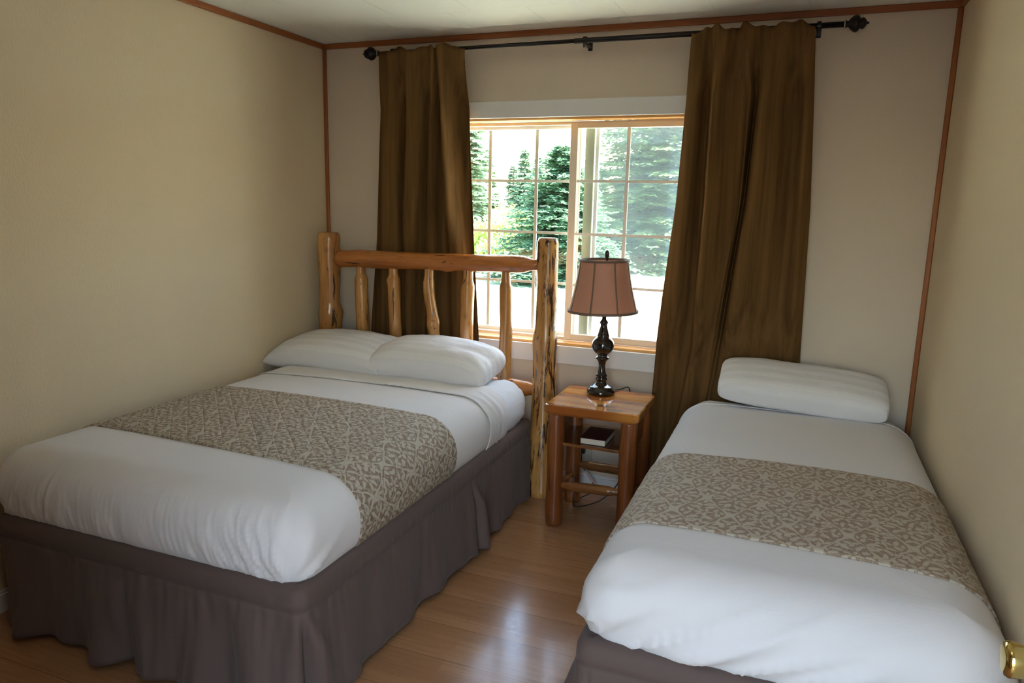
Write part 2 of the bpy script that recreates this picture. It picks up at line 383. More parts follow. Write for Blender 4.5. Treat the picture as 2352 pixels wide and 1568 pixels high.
def log(a, b, rads, bend=(), seed=0, rough=.10, seg=28, knots=(), n=44):
    """log from a to b; rads [(t,r)], bend [(t,(dx,dy,dz))], knots [(t, angle, size, height)]"""
    a, b = Vector(a), Vector(b); L = (b - a).length
    def lerp(tab, t, z):
        if not tab: return z
        if t <= tab[0][0]: return tab[0][1]
        for (t0, v0), (t1, v1) in zip(tab, tab[1:]):
            if t <= t1:
                k = (t - t0) / (t1 - t0); k = k * k * (3 - 2 * k)
                return v0 + (v1 - v0) * k
        return tab[-1][1]
    ts = sorted(set([i / n for i in range(n + 1)] + [x for (t, _) in rads for x in (t, )]))
    bm = bmesh.new(); ax = (b - a).normalized(); up = ax.orthogonal().normalized()
    if abs(ax.z) > .9: up = Vector((1, 0, 0)); up = (up - ax * up.dot(ax)).normalized()
    else: up = Vector((0, 0, 1)); up = (up - ax * up.dot(ax)).normalized()
    s = ax.cross(up); rings = []
    for t in ts:
        off = Vector(lerp(bend, t, (0, 0, 0))) if not bend else Vector([lerp([(q[0], q[1][j]) for q in bend], t, 0) for j in range(3)])
        c = a + (b - a) * t + off; r0 = lerp(rads, t, .04); ring = []
        for k in range(seg):
            an = 2 * PI * k / seg; dv = up * math.cos(an) + s * math.sin(an)
            r = r0 * (1 + rough * (noise.noise(Vector((seed * 3.1, t * L * 5, 0)) + dv * 1.0)))
            for (kt, ka, ks, kh) in knots:
                da = (an - ka + PI) % (2 * PI) - PI; dd = ((t - kt) * L) ** 2 + (da * r0) ** 2
                r += kh * math.exp(-dd / (2 * ks * ks))
            ring.append(bm.verts.new(c + dv * r))
        rings.append(ring)
    for p, q in zip(rings, rings[1:]):
        for k in range(seg): bm.faces.new((p[k], p[(k + 1) % seg], q[(k + 1) % seg], q[k]))
    bm.faces.new(rings[0][::-1]); bm.faces.new(rings[-1]); return bm

# ------------------------------------------------------------------ room shell
W, H, FY = 3.22, 2.429, -4.0
WX0, WX1, WZ0, WZ1, WT = 0.74, 2.16, 0.793, 1.997, 0.20      # window opening
struct('floor', boxm(-.1, W + .1, -4.6, .0, -.12, 0), M_FLOOR, smooth=False)
struct('ceiling', boxm(-.1, W + .1, -4.6, .2, H, H + .1), M_CEIL, smooth=False)
struct('wall_left', boxm(-.12, 0, FY, 0, 0, H), M_WALL, smooth=False)
struct('wall_right', boxm(W, W + .12, FY, 0, 0, H), M_WALL, smooth=False)
bm = bmesh.new()
box(bm, -.12, WX0, 0, WT, -.5, H); box(bm, WX1, W + .12, 0, WT, -.5, H); box(bm, WX0, WX1, 0, WT, -.5, WZ0); box(bm, WX0, WX1, 0, WT, WZ1, H)
struct('wall_back', bm, M_WALL_COOL, smooth=False)
bm = bmesh.new()
box(bm, -.12, 2.16, FY - .12, FY, 0, H); box(bm, 3.08, W + .12, FY - .12, FY, 0, H); box(bm, 2.16, 3.08, FY - .12, FY, 2.06, H)
struct('wall_front', bm, M_LOWBOUNCE, smooth=False)
struct('wall_shade_block', boxm(0, 1.80, FY, -3.25, 0, H), M_LOWBOUNCE, smooth=False)  # unseen bump-out, added to shade the left part of the bed foot
struct('trim_1', boxm(0.0, W, -.014, 0, H - .030, H), M_TRIMX, smooth=False, bevel=.004)
struct('trim_2', boxm(0, .014, FY, -.014, H - .030, H), M_TRIMY, smooth=False, bevel=.004)
struct('trim_3', boxm(W - .014, W, FY, -.014, H - .030, H), M_TRIMY, smooth=False, bevel=.004)
struct('trim_4', boxm(0, .022, -.016, 0, .085, H - .030), M_TRIM, smooth=False, bevel=.005)
struct('trim_5', boxm(W - .022, W, -.016, 0, .085, H - .030), M_TRIM, smooth=False, bevel=.005)
bm = bmesh.new(); box(bm, 0, W, -.014, 0, 0, .072); box(bm, 0, W, -.009, 0, .072, .085)
struct('baseboard_back', bm, M_WHITE, smooth=False, bevel=.002)
bm = bmesh.new(); box(bm, 0, .014, FY, -.014, 0, .072); box(bm, 0, .009, FY, -.014, .072, .085)
struct('baseboard_left', bm, M_WHITE, smooth=False, bevel=.002)
bm = bmesh.new(); box(bm, W - .014, W, FY, -.014, 0, .072); box(bm, W - .009, W, FY, -.014, .072, .085)
struct('baseboard_right', bm, M_WHITE, smooth=False, bevel=.002)
# window
bm = bmesh.new()
box(bm, WX0, WX1, 0.002, .085, WZ1 - .014, WZ1); box(bm, WX0, WX1, 0.002, .085, WZ0, WZ0 + .016)
box(bm, WX0, WX0 + .014, 0.002, .085, WZ0, WZ1); box(bm, WX1 - .014, WX1, 0.002, .085, WZ0, WZ1)
win = struct('window_1', bm, M_JAMB, smooth=False, bevel=.001)
bm = bmesh.new()
box(bm, WX0 - .09, WX1 + .09, -.019, 0, WZ1 - .002, WZ1 + .083); box(bm, WX0 - .09, WX1 + .09, -.019, 0, WZ0 - .095, WZ0 + .002)
box(bm, WX0 - .09, WX0, -.018, 0, WZ0, WZ1); box(bm, WX1, WX1 + .09, -.018, 0, WZ0, WZ1)
struct('window_casing', bm, M_WHITE, win, smooth=False, bevel=.0025)
FX0, FX1, FZ0, FZ1 = WX0 + .014, WX1 - .014, WZ0 + .016, WZ1 - .014
bm = bmesh.new()
def frame(bm, x0, x1, z0, z1, y0, y1, w, wt=None, wb=None):
    wt = wt or w; wb = wb or w
    box(bm, x0, x0 + w, y0, y1, z0, z1); box(bm, x1 - w, x1, y0, y1, z0, z1)
    box(bm, x0 + w, x1 - w, y0, y1, z1 - wt, z1); box(bm, x0 + w, x1 - w, y0, y1, z0, z0 + wb)
frame(bm, FX0, FX1, FZ0, FZ1, .085, .155, .018)
struct('window_frame', bm, M_VINYL, win, smooth=False, bevel=.002)
XS = 1.487
bm = bmesh.new(); frame(bm, XS, FX1 - .012, FZ0 + .008, FZ1 - .006, .082, .112, .040, .030, .030)
box(bm, XS + .002, XS + .012, .074, .082, 1.37, 1.45)
sash = struct('window_sash', bm, M_VINYL, win, smooth=False, bevel=.002)
bm = bmesh.new(); frame(bm, FX0 + .012, XS + .045, FZ0 + .014, FZ1 - .010, .124, .146, .024)
sash2 = struct('window_sash', bm, M_VINYL, win, smooth=False, bevel=.002)
ROWS = (1.117, 1.395, 1.675)
def muntins(xs, x0, x1, y):
    b = bmesh.new()
    for x in xs: box(b, x - .009, x + .009, y - .003, y + .003, FZ0 + .04, FZ1 - .035)
    for z in ROWS: box(b, x0, x1, y - .0025, y + .0025, z - .007, z + .007)
    return b
struct('muntin_grid', muntins((1.004, 1.281), FX0 + .036, XS, .137), M_MUNT, sash2, smooth=False)
struct('muntin_grid', muntins((1.797,), XS + .04, FX1 - .05, .097), M_MUNT, sash, smooth=False)
struct('glass_pane', boxm(FX0 + .03, XS + .03, .1325, .1335, FZ0 + .03, FZ1 - .03), M_GLASS, sash2, smooth=False)
struct('glass_pane', boxm(XS + .038, FX1 - .05, .1015, .1025, FZ0 + .035, FZ1 - .035), M_GLASS, sash, smooth=False)
bm = bmesh.new(); frame(bm, 1.548, FX1, FZ0 + .004, FZ1 - .004, .160, .180, .026); box(bm, 1.574, 1.600, .150, .180, FZ0 + .03, FZ1 - .03)
fr = struct('screen_frame', bm, M_GREENV, win, smooth=False)
struct('screen_frame_strip', boxm(1.606, 1.624, .158, .176, FZ0 + .03, FZ1 - .03), M_MUNT, win, smooth=False)
struct('insect_screen', boxm(1.62, FX1 - .01, .1695, .1700, FZ0 + .02, FZ1 - .02), M_SCREEN, fr, smooth=False)
struct('window_sill_outside', boxm(WX0 - .05, WX1 + .05, .2, .25, WZ0 - .05, WZ0), M_VINYL, win, smooth=False)
# unseen eave, added outside so the sun reaches only the sill
struct('sun_block_eave', boxm(-1.5, W + 1.5, .2, .80, 2.46, 2.56), M_WHITE, smooth=False)

# door, opened against the right, only its knob reaches the picture
door = struct('door_1', boxm(3.075, 3.115, -3.99, -3.99 + .02, 0, .01), M_WHITE, smooth=False) if False else None

# ------------------------------------------------------------------ beds
def bed_profile(z0, zt, al=.045, au=.15, crown=.010, hw=.67):
    zc = z0 + (zt - z0) * .42; bl = zc - z0; bu = zt - zc; P = []
    for i in range(9):
        f = -PI / 2 + (PI / 2) * i / 9; P.append((al * (1 - math.cos(f)), zc + bl * math.sin(f)))
    for i in range(17):
        f = (PI / 2) * i / 16; P.append((au * (1 - math.cos(f)), zc + bu * math.sin(f) ** .92 if f > 0 else zc))
    nflat = len(P) - 1
    for i in range(1, 13):
        k = i / 12; P.append((au + (hw - au) * k, zt + crown * (1 - (1 - k) ** 2)))
    arc = [0]
    for a, b in zip(P, P[1:]): arc.append(arc[-1] + math.hypot(b[0] - a[0], b[1] - a[1]))
    corr = [(arc[nflat] - arc[i]) - (P[nflat][0] - P[i][0]) if i < nflat else 0 for i in range(len(P))]
    N = []
    for i in range(len(P)):
        a = P[max(i - 1, 0)]; b = P[min(i + 1, len(P) - 1)]; dx, dz = b[0] - a[0], b[1] - a[1]; l = math.hypot(dx, dz) or 1
        N.append((-dz / l, dx / l))      # (inset dir, z)
    N[0] = (-.5, -.3)
    return P, N, corr, nflat
def bed_shell(x0, x1, y0, y1, z0, zt, off=0.0, rc=.10, step=.02, fold=None, crown=.010):
    """closed skin round a mattress; fold(side, s, h, point) -> outward shift"""
    hw = (x1 - x0) / 2
    P, N, corr, nfl = bed_profile(z0, zt, crown=crown, hw=hw)
    per = []   # (kind, t) round the outline, counterclockwise from head-left down
    nl = int((y1 - y0) / step); ns = int((x1 - x0) / step); nc = 14
    for i in range(nl): per.append(('L', i / nl))
    for i in range(nc): per.append(('CL', i / nc))
    for i in range(ns): per.append(('F', i / ns))
    for i in range(nc): per.append(('CR', i / nc))
    for i in range(nl): per.append(('R', i / nl))
    for i in range(nc): per.append(('HR', i / nc))
    for i in range(ns): per.append(('H', i / ns))
    for i in range(nc): per.append(('HL', i / nc))
    bm = bmesh.new(); uvl = bm.loops.layers.uv.new('UVMap'); rings = []; UV = {}
    xc = (x0 + x1) / 2
    for j, ((d, z), (nd, nz)) in enumerate(zip(P, N)):
        h = (z - z0) / (zt - z0)
        e = d + nd * off; zz = z + nz * off
        if j == len(P) - 1: e = hw; zz = z + off
        m = max(rc, e); r = max(rc - e, 0.0); ring = []
        ax, bx, ay, by = x0 + m, x1 - m, y0 + m, y1 - m
        if ax > bx: ax = bx = xc
        for (k, t) in per:
            if k == 'L': p = (x0 + e if e < m or r > 0 else ax, by + (ay - by) * t); p = (ax - r, p[1]); nrm = (-1, 0)
            elif k == 'CL': a = PI + t * PI / 2; nrm = (math.cos(a), math.sin(a)); p = (ax + r * nrm[0], ay + r * nrm[1])
            elif k == 'F': p = (ax + (bx - ax) * t, ay - r); nrm = (0, -1)
            elif k == 'CR': a = 1.5 * PI + t * PI / 2; nrm = (math.cos(a), math.sin(a)); p = (bx + r * nrm[0], ay + r * nrm[1])
            elif k == 'R': p = (bx + r, ay + (by - ay) * t); nrm = (1, 0)
            elif k == 'HR': a = t * PI / 2; nrm = (math.cos(a), math.sin(a)); p = (bx + r * nrm[0], by + r * nrm[1])
            elif k == 'H': p = (bx + (ax - bx) * t, by + r); nrm = (0, 1)
            else: a = PI / 2 + t * PI / 2; nrm = (math.cos(a), math.sin(a)); p = (ax + r * nrm[0], by + r * nrm[1])
            ds = 0.0
            if fold: ds = fold(k, t, h, Vector((p[0], p[1], zz)), j)
            q = Vector((p[0] + nrm[0] * ds * (-nd), p[1] + nrm[1] * ds * (-nd), zz + ds * nz))
            q.x = min(3.214, q.x)
            v = bm.verts.new(q); ring.append(v)
            c = corr[j]
            ux = p[0] - xc; uy = p[1]
            if k in ('L', 'CL', 'HL'): ux -= c
            if k in ('R', 'CR', 'HR'): ux += c
            if k == 'F': uy -= c
            UV[v] = (ux, uy)
        rings.append(ring)
    n = len(per)
    for a, b in zip(rings, rings[1:]):
        for i in range(n):
            bm.faces.new((a[i], a[(i + 1) % n], b[(i + 1) % n], b[i]))
    bm.faces.new(rings[0][::-1])
    for f in bm.faces:
        for l in f.loops: l[uvl].uv = UV[l.vert]
    bmesh.ops.remove_doubles(bm, verts=bm.verts, dist=.0004)
    return bm
def cut(bm, co, no):
    """throw away what lies on the side the normal points to"""
    g = list(bm.verts) + list(bm.edges) + list(bm.faces)
    bmesh.ops.bisect_plane(bm, geom=g, plane_co=co, plane_no=no, clear_outer=True, dist=1e-5); return bm
def drop_bottom(bm, z0):
    fs = [f for f in bm.faces if len(f.verts) > 4 and f.calc_center_median().z < z0 + .03 and abs(f.normal.z) > .7]
    bmesh.ops.delete(bm, geom=fs, context='FACES'); return bm
def ridge(v, p=1.0):
    return (1 - abs(noise.noise(v)) * 2.2) ** 1

# ---- left bed (double)
LX0, LX1, LY0, LY1, LZ0, LZT = .065, 1.412, -2.150, -.250, .418, .664
bedL = thing('bed', 'double bed with log pine headboard, taupe skirt, against the left wall', 'bed', (.74, -1.2, 0))
def place(o, parent):      # keep world coordinates under an Empty placed at a base point
    o.parent = parent; o.matrix_parent_inverse = Matrix.Translation(-parent.location); return o
def fold_matt(k, t, h, p, j):
    s = p.x + p.y
    a = .0035 * noise.noise(Vector((s * 6, h * 9, 3))) + .002 * noise.noise(Vector((s * 14, h * 16, 8)))
    if k in ('R', 'HR') and h < .9: a += .006 * noise.noise(Vector((p.y * 3, p.z * 42 + p.y * 9, 30)))
    if k in ('R', 'HR') and p.x > 1.2 and p.x < 1.5: a += .020 * min(1, max(0, (p.y + .74) / .16)) * math.sin(PI * min(1, max(0, h))) ** .6
    return a * (1 if h < .97 else .5)
place(obj('mattress', drop_bottom(bed_shell(LX0 + .010, LX1 - .010, LY0 + .016, LY1, LZ0 + .002, LZT - .006, 0, step=.02, fold=fold_matt), LZ0), M_MATT), bedL)
place(obj('box_spring', boxm(LX0 + .025, LX1 - .025, LY0 + .03, LY1 - .02, .19, LZ0), M_BOXSP, smooth=False, bevel=.02), bedL)
def skirt(x0, x1, y0, y1, zt, waves, amp, flare, seed, pleats=(), band=.065, step=.006, hem=.024, zin=.03, wallside='L'):
    rc = .045; path = []   # (point, normal, s, side)
    s = 0
    def line(a, b, nrm, side):
        nonlocal s
        L = (Vector(b) - Vector(a)).length; n = max(2, int(L / step))
        for i in range(n): path.append((a[0] + (b[0] - a[0]) * i / n, a[1] + (b[1] - a[1]) * i / n, nrm[0], nrm[1], s + L * i / n, side))
        s += L
    def arc(cx, cy, a0, side):
        nonlocal s
        for i in range(10):
            a = a0 + PI / 2 * i / 10; path.append((cx + rc * math.cos(a), cy + rc * math.sin(a), math.cos(a), math.sin(a), s + rc * PI / 2 * i / 10, side))
        s += rc * PI / 2
    line((x0, y1), (x0, y0 + rc), (-1, 0), 'L'); arc(x0 + rc, y0 + rc, PI, 'CL')
    line((x0 + rc, y0), (x1 - rc, y0), (0, -1), 'F'); arc(x1 - rc, y0 + rc, 1.5 * PI, 'CR')
    line((x1, y0 + rc), (x1, y1), (1, 0), 'R'); path.append((x1, y1, 1, 0, s, 'R'))
    rows = [(0, 0, zt + .002, -.075), (0, 0, zt + .006, -.05), (0, 0, zt + .006, -zin * .45), (0, 0, zt - .004, -.004), (0, 0, zt - .015, .003), (0, 0, zt - band * .6, .005), (0, 0, zt - band + .004, .006), (0, .01, zt - band, .0015), (.03, .03, zt - band - .008, .005)]
    nr = 22
    for i in range(1, nr + 1):
        k = i / nr; rows.append((k, k, zt - band - .008 + (hem - (zt - band - .008)) * k, .006))
    bm = bmesh.new(); R = []
    for (k, kk, z, o) in rows:
        ring = []
        for (px, py, nx, ny, s_, side) in path:
            w = 0; g = 0
            for (f, ph, am) in waves: w += am * math.sin(s_ * f + ph + .8 * k * math.sin(s_ * 1.3 + ph))
            w += .9 * noise.noise(Vector((s_ * 5.5 + k * .8 * math.sin(s_ * 4 + seed), k * .8, seed))) + .85 * noise.noise(Vector((s_ * 13 + k * 1.5 * math.sin(s_ * 7), k * .9, seed + 2)))
            g = .75 * noise.noise(Vector((s_ * 34, k * 1.8, seed + 5))) * math.exp(-k * 2.2)     # gathers under the seam
            d = o + flare * k + amp * w * (k ** .8) * (0.25 if side == wallside else .5 if side == ('R' if wallside == 'L' else 'L') else 1) + amp * .45 * g * min(1, k * 20 + (.4 if z < zt - .02 and z > zt - band else 0))
            sh = 0
            for (ps, wd, dp) in pleats:
                q = (s_ - ps - .02 * k) / (wd * (.35 + .9 * k))
                d += dp * min(1, k * 3) * (math.exp(-((q - .9) ** 2)) - 1.3 * math.exp(-(q * 3.2) ** 2) + .5 * math.exp(-((q + 1.1) ** 2)))
            dz = .010 * w * k if False else 0
            lx = ly = 0
            if side == wallside: d = min(d, .028)
            ring.append(bm.verts.new((min(px + nx * d, 3.206), py + ny * d, z + dz)))
        R.append(ring)
    for a, b in zip(R, R[1:]):
        for i in range(len(path) - 1): bm.faces.new((a[i], b[i], b[i + 1], a[i + 1]))
    return bm
sL = (LY1 - LY0)
bm = skirt(LX0 + .030, LX1 + .004, LY0 - .002, LY1 + .02, LZ0 + .004, [(19, .4, .7), (31, 2.1, .55)], .030, .018, 11,
           pleats=[(sL + (LX1 - LX0) - .03, .05, .035), (sL + (LX1 - LX0) + 1.12, .055, .040), (sL + .62, .06, .026)])
place(obj('bed_skirt', bm, M_SKIRT, solid=.002), bedL)
for (x, y) in ((LX1 - .06, LY0 + .42), (LX0 + .1, LY0 + .42), (LX1 - .06, LY1 - .3), (LX0 + .1, LY1 - .3)):
    bm = bmesh.new(); lathe(bm, [(.022, 0), (.026, .006), (.026, .04), (.016, .05), (.016, .19)], 20, (x, y, 0))
    place(obj('caster_leg', bm, M_BLACK), bedL)

# log headboard of the left bed
HY = -.178
def hp(x, z, y0=-.12, y1=HY):           # move a measured point from one depth to another along the line of sight
    k = (3.731 + y1) / (3.731 + y0); return (2.667 + (x - 2.667) * k, y1, 1.54 + (z - 1.54) * k)
top = log(hp(.150, 1.212), hp(1.405, 1.236), [(0, .030), (.004, .043), (.02, .050), (.25, .051), (.55, .047), (.9, .047), (.93, .044), (.97, .030), (1, .027)],
          seed=4, rough=.07, knots=[(.55, PI * .5 + .4, .025, .006), (.57, PI, .02, .008), (.12, .3, .03, .004)])
hb = obj('headboard', top, M_LOGX); place(hb, bedL)
hb['label'] = 'log pine headboard with five uprights'
def sub(o, p): o.parent = p; o.matrix_parent_inverse = Matrix.Translation(-bedL.location) if False else p.matrix_world.inverted(); return o
bpy.context.view_layer.update()
def sub(o, p, root=bedL):
    o.parent = p; o.matrix_parent_inverse = Matrix.Identity(4); return o
x, y, z = hp(.086, 0)
bm = log((x - .006, y, 0), (x + .004, y, hp(0, 1.362)[2]), [(0, .066), (.3, .063), (.56, .060), (.66, .068), (.70, .058), (.85, .064), (.97, .064), (.992, .061), (1, .052)],
         seed=1, rough=.10, knots=[(.67, -.9 + PI, .03, .010), (.66, .9, .03, .012), (.985, PI * .6, .015, -.006), (.86, 2.3, .02, .006)])
sub(obj('post', bm, M_LOGZ), hb)
x, y, z = hp(1.450, 0)
bm = log((x, y, 0), (x - .002, y, hp(0, 1.378)[2]), [(0, .075), (.2, .074), (.40, .063), (.55, .062), (.61, .066), (.68, .056), (.90, .056), (.985, .055), (1, .048)],
         seed=2, rough=.08, knots=[(.61, -.6 + PI, .025, .006), (.60, 2.6, .02, .006)])
sub(obj('post', bm, M_LOGP), hb)
bm = log(hp(.13, .555), hp(1.41, .565), [(0, .028), (.03, .03), (.07, .046), (.9, .046), (.95, .042), (.985, .032), (1, .032)], seed=6, rough=.07)
sub(obj('lower_rail', bm, M_LOGX), hb)
SP = [(.305, [(0, .026), (.08, .026), (.15, .037), (1, .038)], [], .31), (.524, [(0, .025), (.08, .027), (.14, .036), (.3, .036), (1, .034)], [(.14, PI * .75, .014, .006)], .55),
      (.752, [(0, .025), (.09, .026), (.15, .032), (.4, .030), (.5, .036), (.62, .033), (1, .031)], [(.52, PI * 1.5 + PI, .018, .012), (.5, .3, .014, .006)], .78),
      (.992, [(0, .026), (.10, .027), (.16, .037), (1, .037)], [], .99), (1.215, [(0, .022), (.10, .025), (.16, .034), (1, .036)], [], 1.215)]
for i, (xs, rads, kn, xb) in enumerate(SP):
    a = hp(xs, 1.19 + .012 * i / 4); b = hp(xb, .57)
    bend = [(0, (0, 0, 0)), (.2, (-.008, 0, 0)), (.5, (.012, 0, 0)), (.75, (.02, 0, 0)), (1, (0, 0, 0))] if i == 2 else [(0, (0, 0, 0)), (.5, (.006 * (-1) ** i, 0, 0)), (1, (0, 0, 0))]
    sub(obj('spindle', log(a, b, rads, bend, seed=20 + i, rough=.10, knots=kn), M_LOGZ), hb)

# sheets of the left bed
def fold_l(k, t, h, p, j):
    a = 0.0
    if h < .92:
        w = (1 - h) ** .9
        if k in ('F', 'CL'):
            s = p.x
            dens = .5 + .5 * math.sin(s * 5.2 + .6)
            q = abs(noise.noise(Vector((s * 24 + (h - .4) * 5 * (s - .75), h * 1.3, 2))))
            a += .012 * w * (.35 + dens) * (math.exp(-q * 12) - .3) * min(1, h * 6 + .15)
            q = abs(noise.noise(Vector((s * 46 + (h - .4) * 7 * (s - .75), h * 1.8, 22))))
            a += .006 * w * (.5 + dens) * (math.exp(-q * 8) - .3) * min(1, h * 6 + .1)
            a += .006 * w * noise.noise(Vector((s * 15 + h * 1.5, h * 1.2, 12)))
        if k in ('F', 'CR', 'R') :
            # folds that gather at the lower corner
            cx, cy = LX1 - .06, LY0 + .03
            ds = math.hypot(p.x - cx, p.y - cy) * (1 if k != 'F' else -1); dz = p.z - LZ0 + .005
            r = math.hypot(ds, dz); th = math.atan2(ds, dz)
            a += .016 * math.exp(-(r / .17) ** 2) * (math.exp(-abs(math.sin(th * 5.5 + .9)) * 3.2) - .3) * min(1, r / .06)
            a += .006 * math.exp(-(r / .12) ** 2) * math.sin(th * 13 + 1) * min(1, r / .07)
        if k == 'CR': a -= .012 * math.exp(-((t - .35) / .16) ** 2) * (1 - h) ** .5
        if k == 'R':
            a += .002 * noise.noise(Vector((p.y * 9, h * 2, 6))) * w
            a += .010 * math.exp(-((p.y + .62 + .10 * h) / .10) ** 2) * noise.noise(Vector(((p.y + h * .10) * 55, h * 1.3, 16))) * (1 - h * .6)
    return max(a * min(1, h * 5 + .12), -.0095)
def bedsheet(fold, off, step, ycut, x0, x1, y0, y1, z0, zt, slope=(0, 1, 0)):
    bm = drop_bottom(bed_shell(x0, x1, y0, y1, z0, zt, off, step=step, fold=fold), z0)
    return cut(bm, ((x0 + x1) / 2, ycut, .5), slope)
bm = bedsheet(fold_l, .0045, .007, -.66, LX0, LX1, LY0, LY1, LZ0, LZT, (-.055, 1, 0))
shL = tag(obj('bed_sheet', bm, M_SHEET, solid=.003), 'white sheet tucked over the double bed by the left wall, turned down below two pillows', 'sheet')
def fold_cuff(k, t, h, p, j):
    a = fold_l(k, t, h, p, j)
    if k == 'R': a += .006 * noise.noise(Vector((p.y * 42 + h * 5, h * 2.0, 9))) + .002
    return a
bm = bedsheet(fold_cuff, .011, .009, -.60, LX0, LX1, LY0, LY1, LZ0, LZT, (-.055, 1, 0))
cut(bm, (.74, -.80, .5), (.02, -1, 0))
# the turned-down edge slants towards the foot on the way down the side
cuff = obj('turned_down_edge', bm, M_SHEET, shL, solid=.004)
def fold_run(k, t, h, p, j): return .7 * fold_l(k, t, h, p, j) + (.0012 * noise.noise(Vector((p.x * 30, p.y * 30, 4))))
bm = bedsheet(fold_run, .010, .010, -1.125, LX0, LX1, LY0, LY1, LZ0, LZT, (.018, 1, 0))
cut(bm, (.7, -1.822, .5), (-.03, -1, 0))
tag(obj('bed_runner', bm, M_RUNL, solid=.006), 'tan quilted damask runner across the white double bed on the left', 'bed runner', 'damask bed runners')

# ---- right bed (twin)
RX0, RX1, RY0, RY1, RZ0, RZT = 2.205, 3.203, -2.035, -.078, .405, .640
bedR = thing('bed', 'single bed without headboard, against the right wall', 'bed', (2.7, -1.05, 0))
place(obj('mattress', drop_bottom(bed_shell(RX0 + .012, RX1 - .010, RY0 + .018, RY1, RZ0 + .002, RZT - .006, 0, rc=.11, fold=fold_matt, crown=.014), RZ0), M_MATT), bedR)
place(obj('box_spring', boxm(RX0 + .025, RX1 - .02, RY0 + .03, RY1 - .02, .19, RZ0), M_BOXSP, smooth=False, bevel=.02), bedR)
sR = RY1 - RY0
bm = skirt(RX0 + .0, RX1 - .024, RY0 - .008, RY1, RZ0 + .004, [(9, .4, .5)], .011, .035, 31, wallside='R', pleats=[(sR - .06, .035, .03), (sR + .03, .03, .022), (sR + .32, .05, .018)], band=.055)
place(obj('bed_skirt', bm, M_SKIRT, solid=.002), bedR)
for (x, y) in ((RX1 - .1, RY0 + .42), (RX0 + .1, RY0 + .42), (RX1 - .1, RY1 - .3), (RX0 + .1, RY1 - .3)):
    bm = bmesh.new(); lathe(bm, [(.022, 0), (.026, .006), (.026, .04), (.016, .05), (.016, .19)], 20, (x, y, 0))
    place(obj('caster_leg', bm, M_BLACK), bedR)
def fold_r(k, t, h, p, j):
    a = 0
    if k in ('F', 'CR', 'CL') and h < 1.0:
        s = p.x; w = (1 - h) ** .8 * min(1, (1 - h) * 3)
        a += .034 * w * noise.noise(Vector(((s - RX0) * 6.5 - (h) * 2.4, h * .8, 41)))
        q = abs(noise.noise(Vector(((s - RX0) * 8 - (h) * 3.4, h * .9, 45))))
        a += .022 * w * (math.exp(-q * 8) - .3)
    if k in ('F', 'CL', 'L'):
        cx, cy = RX0 + .10, RY0 + .0
        ds = math.hypot(p.x - cx, p.y - cy) * (-1 if k == 'L' else 1); dz = p.z - RZ0 + .005
        r = math.hypot(ds, dz); th = math.atan2(ds, dz)
        a += .008 * math.exp(-(r / .19) ** 2) * (math.exp(-abs(math.sin(th * 5 + .3)) * 3) - .3) * min(1, r / .07)
    if k == 'F': a -= .016 * math.exp(-((p.x - (RX0 + .175 + .04 * (h - .2))) / .010) ** 2) * max(0, 1 - h * 1.5)
    if k in ('L', 'CL') and h < .9:
        a += .004 * (1 - h) * noise.noise(Vector((p.y * 16 + h * 3, h * 1.5, 51)))
    return max(a * min(1, h * 5 + .12), -.010)
bm = bedsheet(fold_r, .0045, .008, -.300, RX0, RX1, RY0, RY1, RZ0, RZT, (0.01, 1, 0))
shR = tag(obj('bed_sheet', bm, M_SHEET, solid=.003), 'white sheet tucked over the single bed by the right wall', 'sheet')
bm = bedsheet(None, .0075, .02, -.296, RX0, RX1, RY0, RY1, RZ0, RZT, (0.01, 1, 0)); cut(bm, (2.7, -.312, .5), (.01, -1, 0))
obj('sheet_hem', bm, M_SHEET, shR, solid=.003)
bm = bedsheet(lambda k, t, h, p, j: .0015 * noise.noise(Vector((p.x * 14, p.y * 14, 4))), .010, .010, -1.075, RX0, RX1, RY0, RY1, RZ0, RZT, (-.03, 1, 0))
cut(bm, (2.7, -1.755, .5), (-.03, -1, 0))
tag(obj('bed_runner', bm, M_RUNR, solid=.005), 'tan damask runner across the white single bed on the right', 'bed runner', 'damask bed runners')

